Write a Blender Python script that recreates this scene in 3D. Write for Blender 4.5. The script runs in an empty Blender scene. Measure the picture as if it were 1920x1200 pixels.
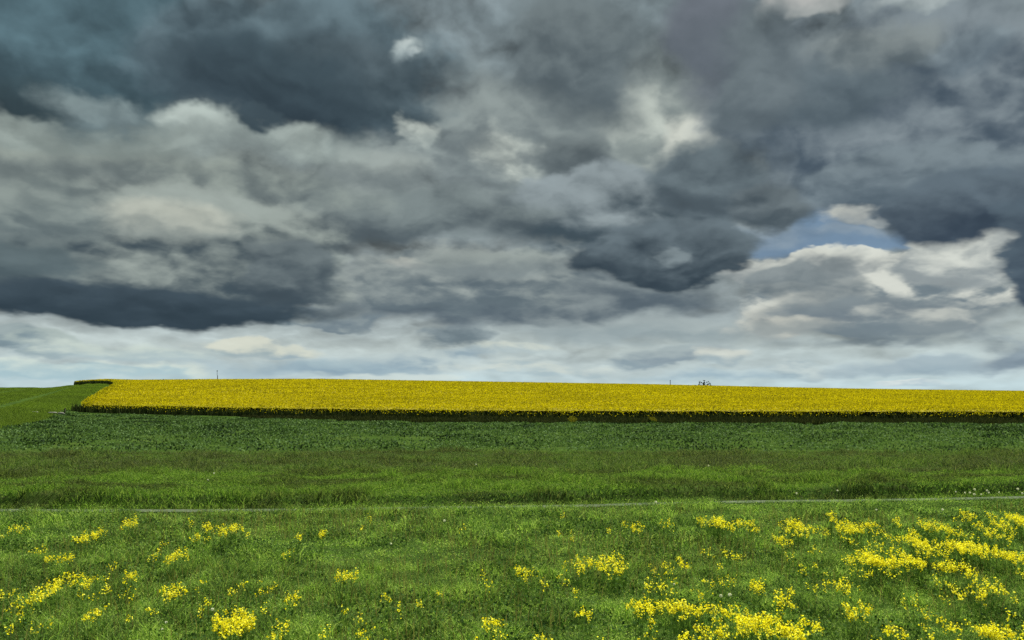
import bpy, math, random
import numpy as np

scene = bpy.context.scene
COL = scene.collection
rng = np.random.default_rng(7)
random.seed(7)
R = math.radians

# ---------------------------------------------------------------- camera
CAM_H = 3.0
F = 1663.0                       # focal length in photo pixels (photo 1920 x 1200)
EYE_Y = 735.0                    # photo row of eye level
PITCH = math.atan((EYE_Y - 600.0) / F)
cam_d = bpy.data.cameras.new("camera")
cam = bpy.data.objects.new("camera", cam_d)
COL.objects.link(cam)
cam.location = (0, 0, CAM_H)
cam.rotation_euler = (math.pi / 2 + PITCH, 0, 0)
cam_d.sensor_width = 36.0
cam_d.lens = 36.0 * F / 1920.0
cam_d.clip_start = 0.1
cam_d.clip_end = 20000
scene.camera = cam

# ---------------------------------------------------------------- light
SUN_EL, SUN_AZ = 52.0, 24.0      # azimuth clockwise from +Y (view direction)
sun_d = bpy.data.lights.new("sun", 'SUN')
sun_d.energy = 5.0
sun_d.angle = R(9.0)
sun_d.color = (1.0, 0.955, 0.88)
sun = bpy.data.objects.new("sun", sun_d)
COL.objects.link(sun)
_e, _a = R(SUN_EL), R(SUN_AZ)
from mathutils import Vector
sun.rotation_euler = Vector((math.sin(_a) * math.cos(_e), math.cos(_a) * math.cos(_e), math.sin(_e))).to_track_quat('Z', 'Y').to_euler()

vs = scene.view_settings
vs.view_transform = 'Standard'
vs.look = 'None'
EXPOSURE = 1.02
vs.exposure = EXPOSURE
vs.gamma = 1.0
vs.use_curve_mapping = False
scene.cycles.max_bounces = 5
scene.cycles.transparent_max_bounces = 4
scene.cycles.use_denoising = False


def lin(c, g=1.0):
    out = []
    for v in c:
        v = v / 255.0
        out.append(g * (v / 12.92 if v <= 0.04045 else ((v + 0.055) / 1.055) ** 2.4))
    return tuple(out)


# ---------------------------------------------------------------- sky (world)
def px_dir(x, y):
    a, b = (x - 960.0) / F, (600.0 - y) / F
    cp, sp = math.cos(PITCH), math.sin(PITCH)
    v = Vector((a, cp - b * sp, sp + b * cp)).normalized()
    return math.atan2(v.x, v.y), math.asin(v.z)


class Nodes:
    """small helper that writes shader maths as python calls"""

    def __init__(self, tree):
        self.t = tree
        self.n = tree.nodes
        self.l = tree.links

    def put(self, sock, v):
        if isinstance(v, bpy.types.NodeSocket):
            self.l.new(v, sock)
        elif v is not None:
            if hasattr(sock.default_value, '__len__'):
                v = tuple(v)
                if len(sock.default_value) == 4 and len(v) == 3:
                    v = v + (1.0,)
                sock.default_value = v
            else:
                sock.default_value = v

    def math(self, op, a, b=None, c=None, clamp=False):
        n = self.n.new('ShaderNodeMath')
        n.operation = op
        n.use_clamp = clamp
        for s, v in zip(n.inputs, (a, b, c)):
            self.put(s, v)
        return n.outputs[0]

    def vec(self, op, a, b=None, c=None):
        n = self.n.new('ShaderNodeVectorMath')
        n.operation = op
        for s, v in zip(n.inputs, (a, b, c)):
            self.put(s, v)
        return n.outputs['Value'] if op in ('DOT_PRODUCT', 'LENGTH', 'DISTANCE') else n.outputs[0]

    def comb(self, x, y, z):
        n = self.n.new('ShaderNodeCombineXYZ')
        for s, v in zip(n.inputs, (x, y, z)):
            self.put(s, v)
        return n.outputs[0]

    def sep(self, v):
        n = self.n.new('ShaderNodeSeparateXYZ')
        self.put(n.inputs[0], v)
        return n.outputs

    def noise(self, v, scale, detail=4, rough=0.5, dist=0.0, lac=2.0):
        n = self.n.new('ShaderNodeTexNoise')
        self.put(n.inputs['Vector'], v)
        self.put(n.inputs['Scale'], scale)
        self.put(n.inputs['Detail'], detail)
        self.put(n.inputs['Roughness'], rough)
        self.put(n.inputs['Lacunarity'], lac)
        self.put(n.inputs['Distortion'], dist)
        return n.outputs[0], n.outputs[1]

    def ramp(self, v, lo, hi, a=0.0, b=1.0, smooth=True):
        n = self.n.new('ShaderNodeMapRange')
        n.interpolation_type = 'SMOOTHSTEP' if smooth else 'LINEAR'
        n.clamp = True
        for s, w in zip(n.inputs, (v, lo, hi, a, b)):
            self.put(s, w)
        return n.outputs[0]

    def mix(self, f, a, b, mode='MIX'):
        n = self.n.new('ShaderNodeMix')
        n.data_type = 'RGBA'
        n.blend_type = mode
        n.clamp_factor = True
        self.put(n.inputs[0], f)
        self.put(n.inputs[6], a)
        self.put(n.inputs[7], b)
        return n.outputs[2]

    def ramp_col(self, v, stops):
        n = self.n.new('ShaderNodeValToRGB')
        self.put(n.inputs[0], v)
        el = n.color_ramp.elements
        while len(el) < len(stops):
            el.new(0.5)
        for e, (p, c) in zip(el, stops):
            e.position = p
            e.color = tuple(c) + (1.0,)
        return n.outputs[0]


world = bpy.data.worlds.new("World")
scene.world = world
world.use_nodes = True
world.node_tree.nodes.clear()
W = Nodes(world.node_tree)
SKY_STRENGTH = 0.1
K = 2.0 ** -EXPOSURE / SKY_STRENGTH

tc = W.n.new('ShaderNodeTexCoord').outputs['Generated']
dx, dy, dz = W.sep(tc)
az = W.math('ARCTAN2', dx, dy)
el = W.math('ARCSINE', dz)
elp = W.math('MAXIMUM', el, -0.05)
logel = W.math('LOGARITHM', W.math('ADD', elp, 0.22), math.e)
hl = W.math('MAXIMUM', W.math('SQRT', W.math('ADD', W.math('MULTIPLY', dx, dx), W.math('MULTIPLY', dy, dy))), 0.01)
P = W.comb(W.math('DIVIDE', dx, hl), W.math('DIVIDE', dy, hl), W.math('MULTIPLY', logel, 0.75))

nA = W.noise(P, 4.0, 2, 0.5)[1]
nB = W.noise(P, 11.0, 4, 0.55)[1]
amp_el = W.math('MULTIPLY_ADD', elp, 0.9, 0.30)


def centred(c, k):
    return W.vec('MULTIPLY_ADD', c, (k, k, k), (-k / 2, -k / 2, -k / 2))


def billow(v, scale, detail=2.0):
    n = W.n.new('ShaderNodeTexVoronoi')
    n.feature = 'SMOOTH_F1'
    n.normalize = True
    W.put(n.inputs['Vector'], v)
    W.put(n.inputs['Scale'], scale)
    W.put(n.inputs['Detail'], detail)
    W.put(n.inputs['Roughness'], 0.55)
    W.put(n.inputs['Smoothness'], 0.35)
    return n.outputs['Distance']


warp = W.vec('ADD', centred(nA, 0.07), centred(nB, 0.11))
wx, wy, wz = W.sep(warp)
az_w = W.math('ADD', az, wx)
el_w = W.math('MULTIPLY_ADD', wy, amp_el, el)
AE = W.comb(az_w, el_w, 0.0)
# lumps: cauliflower cells distorted by the same turbulence
Pw = W.vec('MULTIPLY_ADD', warp, (1.0, 1.0, 1.0), P)
cell = billow(Pw, 8.0, 2.0)
cell2 = billow(W.vec('ADD', Pw, (0.006, 0.0, 0.024)), 8.0, 2.0)
# relief: brightness difference between a point and one a little above it
fb1 = W.noise(P, 7.0, 6, 0.52)[0]
fb2 = W.noise(W.vec('ADD', P, (0.010, 0.0, 0.030)), 7.0, 6, 0.52)[0]
relief = W.math('SUBTRACT', fb1, fb2)
lump = W.math('SUBTRACT', cell2, cell)
g1 = W.noise(Pw, 24.0, 4, 0.5)[0]
g2 = W.noise(W.vec('ADD', Pw, (0.003, 0.0, 0.010)), 24.0, 4, 0.5)[0]
edge_n = W.math('ADD', W.math('MULTIPLY_ADD', fb1, 2.0, -1.0), W.math('MULTIPLY_ADD', g1, 0.5, -0.25))
edge_n = W.math('ADD', edge_n, W.math('MULTIPLY_ADD', cell, -1.5, 0.52))
tone_n = W.math('ADD', W.math('MULTIPLY', relief, 4.0), W.math('MULTIPLY', lump, 8.0))
tone_n = W.math('ADD', tone_n, W.math('MULTIPLY', W.math('SUBTRACT', g1, g2), 1.0))
tone_n = W.math('ADD', tone_n, W.math('ADD', W.math('MULTIPLY_ADD', fb1, 1.1, -0.55), W.math('MULTIPLY_ADD', g1, 0.4, -0.20)))

# clear sky above the clouds
st = W.n.new('ShaderNodeTexSky')
st.sky_type = 'NISHITA'
st.sun_disc = False
st.sun_elevation = R(SUN_EL)
st.sun_rotation = R(SUN_AZ)
st.air_density = 1.0
st.dust_density = 1.2
clear = W.vec('MULTIPLY', st.outputs[0], (1.0, 0.92, 0.80))


# overcast veil behind the individual cloud banks: pale at the horizon
def E(y):
    return px_dir(960, y)[1]


veil_stops = [(-0.02, (188, 205, 212)), (E(722), (192, 210, 216)), (E(690), (190, 203, 206)), (E(650), (182, 192, 192)),
              (E(600), (152, 162, 166)), (E(520), (138, 147, 150)), (E(380), (122, 131, 134)), (E(200), (118, 128, 132)),
              (E(0), (118, 130, 136)), (0.62, (165, 172, 176)), (1.0, (228, 230, 228)), (1.5, (240, 241, 240))]
EL_MAX = 1.6
veil = W.ramp_col(W.math('DIVIDE', W.math('ADD', el_w, 0.02), EL_MAX),
                  [((e + 0.02) / EL_MAX, lin(c, 1.0)) for e, c in veil_stops])
veil = W.vec('MULTIPLY', veil, W.comb(*[W.math('MULTIPLY_ADD', tone_n, W.ramp(el, 0.0, 0.14, 0.10, 0.38), 1.0)] * 3))
sky_col = W.vec('SCALE', veil, None)
W.n[-1].inputs['Scale'].default_value = K

BANKS = []


def bank(x, y, rx, ry, top, bot, soft=0.35, rough=0.55, tone=0.55, alpha=1.0, rot=0.0):
    BANKS.append((x, y, rx, ry, top, bot, soft, rough, tone, alpha, rot))


# (photo x, y, half width, half height, colour of its top, colour of its base, edge softness, edge roughness)
# --- low and far
bank(110, 704, 120, 20, (214, 224, 216), (168, 194, 204), .3, .9, .8)
bank(250, 700, 120, 14, (222, 228, 216), (176, 200, 208), .4, .9, .8)
bank(420, 712, 120, 12, (196, 212, 214), (166, 190, 202), .5, .9, .8)
bank(600, 690, 190, 20, (160, 180, 190), (136, 160, 178), .5, .9, .6)
bank(700, 712, 140, 10, (206, 216, 214), (170, 192, 202), .5, .9, .8)
bank(450, 650, 70, 16, (212, 212, 198), (158, 174, 180), .3, 1.1, .9)
bank(545, 662, 80, 14, (208, 210, 198), (156, 174, 184), .3, 1.1, .9)
bank(40, 640, 70, 26, (150, 163, 166), (114, 134, 146), .3, .9, .8)
bank(125, 652, 80, 22, (168, 180, 178), (124, 143, 154), .3, .9, .8)
bank(230, 668, 130, 16, (200, 210, 204), (172, 190, 196), .7, .9, .8)
bank(800, 672, 120, 18, (184, 196, 198), (140, 162, 178), .4, 1.0, .8)
bank(950, 660, 110, 12, (206, 210, 200), (166, 182, 190), .5, 1.0, .8)
bank(1040, 690, 160, 14, (204, 210, 204), (164, 184, 194), .5, 1.0, .8)
bank(1180, 672, 60, 12, (166, 178, 182), (138, 156, 168), .4, 1.1, .8)
bank(1230, 662, 50, 14, (160, 172, 176), (134, 150, 162), .4, 1.1, .8)
bank(1340, 668, 60, 14, (210, 212, 204), (160, 176, 184), .4, 1.1, .8)
bank(1330, 702, 170, 12, (186, 202, 208), (160, 182, 196), .6, .9, .7)
bank(1490, 690, 80, 16, (196, 206, 206), (152, 172, 184), .3, 1.0, .8)
bank(1710, 718, 60, 7, (216, 222, 222), (176, 194, 206), .4, 1.0, .8)
bank(1700, 684, 190, 16, (158, 174, 184), (146, 166, 180), .8, .8, .6)
bank(1890, 668, 80, 26, (138, 153, 166), (116, 133, 150), .6, .8, .6)
bank(850, 632, 80, 24, (142, 154, 160), (102, 118, 129), .3, 1.0, .7)
bank(560, 588, 120, 26, (140, 152, 157), (106, 122, 132), .4, .8, .7)
bank(640, 590, 110, 36, (172, 180, 178), (118, 132, 142), .25, .9, .8)
# --- centre grey shelf
bank(1000, 560, 420, 54, (134, 143, 146), (92, 105, 116), .45, .5)
bank(850, 530, 240, 62, (156, 163, 161), (100, 113, 122), .3, .7, .7)
bank(770, 500, 60, 12, (176, 178, 172), (150, 156, 156), .9, .6)
bank(930, 500, 150, 30, (150, 158, 156), (126, 136, 140), .7, .7)
bank(1180, 618, 260, 30, (160, 170, 172), (150, 164, 170), .9, .5)
# --- upper pale middle
bank(1180, 240, 190, 170, (150, 158, 156), (128, 138, 140), .7, .8, .8)
bank(960, 260, 220, 150, (142, 151, 151), (118, 128, 132), .7, .8, .8)
bank(1290, 262, 80, 64, (200, 202, 194), (156, 163, 161), .8, 1.4, .9)
bank(1180, 210, 80, 80, (182, 188, 182), (142, 151, 150), .9, 1.4, .9)
bank(930, 285, 70, 56, (184, 190, 184), (140, 148, 148), .9, 1.4, .9)
bank(700, 330, 120, 60, (152, 160, 158), (124, 134, 137), .8, .8)
# --- right slate mass
bank(1700, 220, 420, 240, (128, 138, 145), (80, 94, 108), .5, .55, .6)
bank(1560, 180, 160, 70, (100, 112, 120), (84, 97, 107), .8, .7)
bank(1700, 330, 260, 60, (122, 134, 142), (88, 102, 114), .5, .8)
bank(1620, 100, 170, 50, (132, 140, 142), (96, 107, 114), .7, .7)
bank(1840, 110, 120, 44, (126, 138, 146), (98, 111, 122), .6, .8)
bank(1500, 10, 90, 40, (196, 192, 190), (164, 168, 168), .6, .7)
bank(1760, 0, 130, 16, (170, 178, 180), (140, 150, 154), .8, .7)
bank(1320, 70, 90, 120, (104, 110, 120), (102, 110, 120), .9, .7)
bank(1080, 90, 150, 160, (112, 122, 126), (88, 99, 106), .8, .7)
bank(1060, 300, 80, 55, (110, 119, 122), (88, 98, 104), .7, .9)
bank(1420, 130, 90, 120, (106, 116, 122), (92, 103, 111), .9, .7)
# --- broken blue gap
BL = (114, 137, 162)
bank(1500, 455, 140, 34, BL, BL, .8, .7, 0)
bank(1570, 425, 80, 40, BL, BL, .8, .7, 0)
bank(1660, 447, 100, 26, BL, BL, .9, .7, 0)
bank(1450, 440, 70, 26, (140, 152, 162), (120, 136, 152), 1.2, 1.4, .8, .6)
bank(1620, 432, 90, 12, (150, 160, 168), (126, 142, 158), 1.2, 1.6, .8, .5)
# --- right sunlit cumulus below the gap
bank(1640, 572, 265, 92, (208, 209, 202), (120, 133, 142), .22, .75, 1.3)
bank(1540, 503, 160, 32, (206, 207, 200), (150, 156, 158), .25, .9, .9)
bank(1800, 485, 110, 60, (204, 206, 200), (148, 156, 160), .35, .9, .9)
bank(1490, 525, 66, 36, (122, 132, 138), (108, 119, 126), .7, 1.3, .6, .85)
bank(1585, 535, 56, 50, (132, 140, 144), (114, 125, 132), .8, 1.3, .6, .8)
bank(1500, 590, 120, 26, (180, 181, 175), (146, 152, 154), .9, 1.2, .8, .8)
bank(1640, 580, 220, 22, (128, 138, 144), (116, 128, 138), .8, .8)
bank(1760, 610, 150, 42, (168, 172, 170), (130, 142, 150), .35, .9)
bank(1480, 620, 120, 20, (186, 186, 178), (160, 166, 166), .6, .9)
bank(1640, 642, 270, 24, (132, 144, 151), (100, 114, 125), .5, .8)
bank(1740, 600, 150, 34, (190, 192, 187), (136, 147, 153), .5, 1.0, .9, .8)
bank(1480, 618, 110, 16, (194, 194, 187), (156, 163, 164), .8, 1.4, .9, .75)
# --- central dark cloud with two flat bases
bank(1130, 395, 230, 84, (140, 150, 155), (70, 84, 94), .3, .6, .5)
bank(1320, 350, 110, 90, (104, 116, 123), (82, 94, 103), .5, .8)
bank(1250, 480, 170, 74, (100, 112, 120), (56, 69, 80), .25, .6, .4)
bank(1235, 488, 46, 12, (138, 149, 154), (100, 112, 120), 1.0, 1.8, .8, .55)
bank(1455, 385, 90, 48, (104, 114, 120), (74, 86, 95), .5, .7)
# --- right dark edge
bank(1840, 390, 230, 70, (96, 109, 120), (60, 73, 88), .4, .55, .4)
bank(1955, 500, 105, 115, (84, 98, 110), (60, 74, 90), .4, .8, .4)
bank(1600, 398, 46, 20, (176, 178, 174), (140, 147, 152), 1.0, 1.8, .8)
bank(1630, 412, 40, 12, (160, 165, 166), (130, 140, 148), 1.0, 1.6, .8)
# --- left bank with its dark flat base
bank(700, 400, 330, 60, (120, 130, 132), (86, 97, 104), .7, .6)
bank(240, 330, 420, 60, (150, 158, 152), (112, 122, 124), .8, .6)
bank(300, 470, 380, 130, (150, 158, 154), (70, 84, 94), .35, .55, .6)
bank(60, 400, 140, 80, (140, 149, 146), (104, 116, 120), .7, .7)
bank(530, 510, 105, 75, (108, 118, 122), (70, 83, 93), .4, .8, .5)
bank(60, 490, 110, 36, (92, 105, 110), (80, 94, 101), .8, .8)
bank(280, 420, 130, 34, (176, 179, 170), (142, 150, 148), .9, .8)
bank(270, 575, 390, 36, (66, 80, 91), (52, 66, 77), .45, .4, .3)
# --- top left slate cloud
bank(430, 268, 230, 46, (162, 173, 170), (132, 142, 142), 1.1, .7)
bank(140, 262, 200, 40, (158, 168, 164), (130, 140, 138), .7, .7)
bank(150, 60, 290, 205, (88, 112, 122), (62, 80, 89), .45, .5, .4)
bank(580, 120, 300, 145, (104, 122, 131), (54, 68, 78), .45, .5, .35)
bank(690, 145, 150, 85, (90, 104, 112), (58, 72, 81), .6, .5, .3)
bank(500, 150, 190, 100, (66, 81, 90), (52, 65, 75), .8, .6, .25)
bank(80, 205, 90, 40, (66, 84, 92), (54, 68, 75), .6, .8, .3)
bank(480, 236, 36, 34, (64, 78, 87), (64, 78, 87), .6, .6)
bank(770, 80, 48, 32, (150, 162, 166), (130, 143, 148), 1.0, 1.6)
bank(762, 70, 34, 18, (206, 214, 212), (168, 180, 182), 1.0, 1.8, .9, .75)
bank(784, 88, 22, 12, (196, 205, 204), (160, 172, 176), 1.0, 1.8, .9)
bank(190, 218, 70, 24, (140, 154, 156), (120, 134, 138), 1.4, 2.2, .8, .7)
bank(370, 252, 60, 24, (178, 188, 184), (148, 158, 156), 1.2, 1.2)
bank(545, 268, 54, 26, (178, 188, 184), (148, 158, 156), 1.2, 1.2)
bank(790, 238, 40, 34, (186, 192, 186), (146, 156, 156), .8, 1.4)



def ellipse(x, y, rx, ry, rot=0.0, prev=None):
    # the previous bank's colour enters with a vanishing weight: it only fixes the order of evaluation
    ae = W.vec('MULTIPLY_ADD', prev, (1e-9, 1e-9, 0), AE)
    a0, e0 = px_dir(x, y)
    a1, _ = px_dir(x + rx, y)
    _, e1 = px_dir(x, y - ry)
    wa, we = max(abs(a1 - a0), 1e-3), max(abs(e1 - e0), 1e-3)
    return W.vec('MULTIPLY_ADD', ae, (1 / wa, 1 / we, 0), (-a0 / wa, -e0 / we, 0))


def over(col, b):
    x, y, rx, ry, top, bot, soft, rough, tone, alpha, rot = b
    if y > 600:         # far clouds: torn, hazier outlines
        soft, rough, alpha = min(soft * 1.9, 1.1), rough * 1.5, alpha * .85
    pq = ellipse(x, y, rx, ry, rot, col)
    r = W.vec('LENGTH', pq)
    r = W.math('MULTIPLY_ADD', edge_n, -rough * 0.8, r)
    m = W.ramp(r, 1.0 + soft * .26, 1.0 - soft * .60, 0.0, alpha)
    t = W.math('MULTIPLY_ADD', tone_n, tone, W.vec('DOT_PRODUCT', pq, (0, 0.70, 0)))
    t = W.ramp(t, -0.75, 0.75, 0.0, 1.0)
    c = W.mix(t, lin(bot, K), lin(top, K))
    return W.mix(m, col, c)


for b in BANKS:
    sky_col = over(sky_col, b)
mott = W.math('MULTIPLY_ADD', W.math('MULTIPLY', tone_n, W.ramp(el, 0.02, 0.15, 0.04, 0.13)), 1.0, 1.0)
sky_col = W.vec('MULTIPLY', sky_col, W.comb(W.math('MULTIPLY', mott, 0.99), W.math('MULTIPLY', mott, 1.02), W.math('MULTIPLY', mott, 1.0)))
# a share of clear sky everywhere above the frame
up = W.ramp(el, 0.50, 1.1, 0.0, 0.35)
sky_col = W.mix(up, sky_col, clear)
bg = W.n.new('ShaderNodeBackground')
W.l.new(sky_col, bg.inputs[0])
bg.inputs[1].default_value = SKY_STRENGTH
wo = W.n.new('ShaderNodeOutputWorld')
W.l.new(bg.outputs[0], wo.inputs[0])
world.cycles.sampling_method = 'MANUAL'
world.cycles.sample_map_resolution = 512
world.cycles.sampling_method = 'NONE'


# ---------------------------------------------------------------- terrain
def interp(x, xs, ys):
    return np.interp(x, xs, ys)


def smooth(a, b, x):
    t = np.clip((x - a) / (b - a), 0, 1)
    return t * t * (3 - 2 * t)


def vnoise(x, y, seed=0):
    """value noise on arrays, 0..1"""
    xi, yi = np.floor(x).astype(np.int64), np.floor(y).astype(np.int64)
    fx, fy = x - xi, y - yi
    fx, fy = fx * fx * (3 - 2 * fx), fy * fy * (3 - 2 * fy)

    def h(i, j):
        n = (i * 374761393 + j * 668265263 + seed * 362437) & 0x7fffffff
        n = ((n ^ (n >> 13)) * 1274126177) & 0x7fffffff
        n = n ^ (n >> 16)
        return (n & 0xffff) / 65535.0
    return (h(xi, yi) * (1 - fx) + h(xi + 1, yi) * fx) * (1 - fy) + (h(xi, yi + 1) * (1 - fx) + h(xi + 1, yi + 1) * fx) * fy


def fbm(x, y, seed=0, oct=4, gain=0.5):
    s, a, tot = 0, 1.0, 0
    for i in range(oct):
        s = s + a * vnoise(x * 2 ** i + 17.3 * i, y * 2 ** i - 9.1 * i, seed + i)
        tot += a
        a *= gain
    return s / tot


def U(px):
    return (px - 960.0) / F


TU = [U(p) for p in (-400, 0, 100, 150, 200, 260, 400, 600, 720, 960, 1200, 1300, 1440, 1600, 1920, 2300)]
TOPY = [0, 0, 0, 0, 0, 713.5, 712.5, 712, 714, 717.5, 721, 723, 726, 729, 733, 737]
T_YC = [265, 265, 268, 290, 335, 360] + [360] * 10
T_ZC = [4.1, 4.1, 4.1, 5.25, 6.3] + [CAM_H + (EYE_Y - y) / F * 360 - 1.35 for y in TOPY[5:]]
T_YF = [80, 88, 105, 118, 118, 116, 112, 108, 106, 105, 103, 102, 101, 100, 100, 100]


def path_y(x):
    return interp(x, [-60, -13, -11.5, -9.0, -7.9, -5, -2.3, 0, 2, 3.5, 5.7, 7.1, 9.5, 12, 14.5, 60],
                  [22.4, 22.75, 22.7, 22.68, 22.68, 22.85, 23.2, 23.4, 23.65, 24.0, 24.4, 24.6, 24.75, 25.1, 25.5, 31])


PATH_W = 0.52


def edge_y(x):          # front edge of the rapeseed
    return interp(x, [-63, -45, -27, -5, 20, 58, 200], [127, 119, 111, 105.5, 102.5, 100.5, 100])


def ground_z(x, y):
    x, y = np.asarray(x, float), np.asarray(y, float)
    yy = np.maximum(y, 1.0)
    u = np.clip(x / yy, -0.9, 0.9)
    yc, zc, yf = interp(u, TU, T_YC), interp(u, TU, T_ZC), interp(u, TU, T_YF)
    t = np.clip((y - yf) / (yc - yf), 0, 1)
    rise = 1 - (1 - t) ** 1.75
    b = y - yc
    fall = np.where(b > 0, -np.where(b < 150, 0.00028 * b * b, 0.00028 * 150 * 150 + 0.012 * (b - 150)), 0.0)
    fall = np.maximum(fall, -14.0)
    base = -0.30 * smooth(50, 90, y)
    z = base + (zc - base) * rise * (y > yf) + fall
    z = np.where(y <= yf, base, z)
    # bank on the far side of the path, wearing off towards the crop
    d = y - path_y(x)
    lump = 0.7 + 0.6 * vnoise(x * 0.5, y * 0.3, 5)
    z += 0.30 * smooth(0.40, 0.85, d) * (1 - 0.75 * smooth(3, 14, d)) * lump * (1 - smooth(30, 60, d))
    # ditch before the rapeseed
    e = edge_y(x) - y
    w = smooth(-34, -18, x)
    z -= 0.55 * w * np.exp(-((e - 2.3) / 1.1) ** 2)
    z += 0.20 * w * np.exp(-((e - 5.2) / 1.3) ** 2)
    z += 0.30 * (fbm(x * .30, y * .16, 8, 3) - .5) * smooth(44, 50, y) * (1 - smooth(92, 98, y))
    # unevenness
    near = 1 - smooth(60, 110, y)
    z += near * 0.16 * (fbm(x * 0.35, y * 0.35, 3, 3) - 0.5) * smooth(0.2, 1.5, np.abs(d))
    return z


def mesh_obj(name, verts, quads=None, tris=None, mats=(), mat_idx=None, parent=None, smooth_shade=False):
    me = bpy.data.meshes.new(name)
    verts = np.ascontiguousarray(verts, dtype=np.float32)
    me.vertices.add(len(verts))
    me.vertices.foreach_set("co", verts.ravel())
    parts, sizes = [], []
    if quads is not None and len(quads):
        parts.append(np.asarray(quads, np.int32).ravel())
        sizes.append(np.full(len(quads), 4, np.int32))
    if tris is not None and len(tris):
        parts.append(np.asarray(tris, np.int32).ravel())
        sizes.append(np.full(len(tris), 3, np.int32))
    li = np.concatenate(parts)
    sz = np.concatenate(sizes)
    me.loops.add(len(li))
    me.loops.foreach_set("vertex_index", li)
    me.polygons.add(len(sz))
    starts = np.concatenate(([0], np.cumsum(sz)[:-1])).astype(np.int32)
    me.polygons.foreach_set("loop_start", starts)
    for m in mats:
        me.materials.append(m)
    if mat_idx is not None:
        me.polygons.foreach_set("material_index", np.asarray(mat_idx, np.int32))
    if smooth_shade:
        me.polygons.foreach_set("use_smooth", np.ones(len(sz), bool))
    me.update()
    me.validate()
    o = bpy.data.objects.new(name, me)
    COL.objects.link(o)
    if parent is not None:
        o.parent = parent
    return o


def tag(o, label=None, cat=None, group=None, kind=None):
    for k, v in (('label', label), ('category', cat), ('group', group), ('kind', kind)):
        if v:
            o[k] = v
    return o


# ---------------------------------------------------------------- materials
def new_mat(name):
    m = bpy.data.materials.new(name)
    m.use_nodes = True
    m.node_tree.nodes.clear()
    return m, Nodes(m.node_tree)


def finish(N, shader):
    o = N.n.new('ShaderNodeOutputMaterial')
    N.l.new(shader, o.inputs[0])


def bsdf(N, col, rough=0.8, spec=0.15):
    b = N.n.new('ShaderNodeBsdfPrincipled')
    N.put(b.inputs['Base Color'], col)
    N.put(b.inputs['Roughness'], rough)
    N.put(b.inputs['Specular IOR Level'], spec)
    return b.outputs[0]


def leaf_shader(N, col, trans=0.35, rough=0.6, spec=0.2):
    a = bsdf(N, col, rough, spec)
    t = N.n.new('ShaderNodeBsdfTranslucent')
    N.put(t.inputs[0], N.mix(1.0, col, (1.0, 1.05, 0.6), 'MULTIPLY'))
    mx = N.n.new('ShaderNodeMixShader')
    mx.inputs[0].default_value = trans
    N.l.new(a, mx.inputs[1])
    N.l.new(t.outputs[0], mx.inputs[2])
    return mx.outputs[0]


def pos(N):
    return N.n.new('ShaderNodeNewGeometry').outputs['Position']


def island(N):
    return N.n.new('ShaderNodeNewGeometry').outputs['Random Per Island']


def leaf_mat(name, cols, patch=None, scale=0.25, trans=0.35, spec=0.04, stretch=(1.0, 1.7, 0.0), cut=(0.42, 0.60)):
    """blade colours picked per blade from cols; patch = second palette that takes over in ground patches"""
    m, N = new_mat(name)
    r = island(N)
    stops = [(i / (len(cols) - 1), c) for i, c in enumerate(cols)]
    c = N.ramp_col(r, stops)
    if patch:
        c2 = N.ramp_col(r, [(i / (len(patch) - 1), k) for i, k in enumerate(patch)])
        p = N.vec('MULTIPLY', pos(N), stretch)
        f = N.noise(p, scale, 4, 0.6)[0]
        c = N.mix(N.ramp(f, cut[0], cut[1]), c, c2)
    finish(N, leaf_shader(N, c, trans, 0.9, spec))
    return m


M = {}
M['grass'] = leaf_mat('meadow_blades', [(.046, .098, .016), (.160, .300, .045), (.260, .410, .078), (.420, .530, .155)],
                      [(.018, .042, .012), (.058, .118, .028), (.112, .205, .046), (.235, .325, .085)], 1.1, .4, .04, (1.0, 1.2, 0.0), (.42, .56))
M['verge'] = leaf_mat('verge_blades', [(.032, .044, .015), (.058, .084, .027), (.094, .126, .044), (.140, .160, .066)],
                      [(.042, .084, .018), (.078, .138, .030), (.120, .188, .046), (.160, .200, .070)], 0.34, .35, .04, (.5, 1.2, 0), (.44, .58))
M['bank'] = leaf_mat('bank_blades', [(.044, .098, .014), (.092, .180, .026), (.145, .250, .040), (.210, .285, .075)],
                      [(.026, .042, .012), (.052, .080, .022), (.085, .125, .034), (.120, .140, .050)], 0.45, .4, .04, (.5, 1.0, 0), (.46, .60))
M['crop'] = leaf_mat('crop_leaves', [(.010, .022, .007), (.018, .038, .012), (.028, .056, .018), (.050, .090, .030)],  # dark streaks: shade on the near sides of clumps, put into leaf colour
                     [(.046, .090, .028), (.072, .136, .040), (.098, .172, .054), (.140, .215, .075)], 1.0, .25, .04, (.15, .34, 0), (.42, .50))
M['wheat'] = leaf_mat('wheat_blades', [(.066, .108, .014), (.094, .148, .022), (.125, .190, .032), (.150, .215, .042)],
                      [(.090, .150, .016), (.125, .200, .024), (.160, .240, .034), (.180, .260, .044)], 0.03, .3)
M['stems'] = leaf_mat('rapeseed_stems', [(.016, .024, .008), (.024, .036, .011), (.040, .058, .018), (.090, .110, .040)], None, 1, .15)
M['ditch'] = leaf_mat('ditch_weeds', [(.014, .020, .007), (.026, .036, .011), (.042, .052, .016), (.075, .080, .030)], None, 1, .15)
M['petal'] = leaf_mat('rapeseed_blossom', [(.60, .50, .006), (.78, .69, .012), (.86, .80, .035), (.90, .87, .14)], None, 1, .4, .1)
M['field_petal'] = leaf_mat('field_blossom', [(.15, .135, .006), (.42, .36, .006), (.58, .50, .008), (.70, .62, .012)],
                            [(.13, .120, .006), (.33, .285, .006), (.46, .40, .008), (.60, .52, .010)], 0.06, .25, .1)
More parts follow.
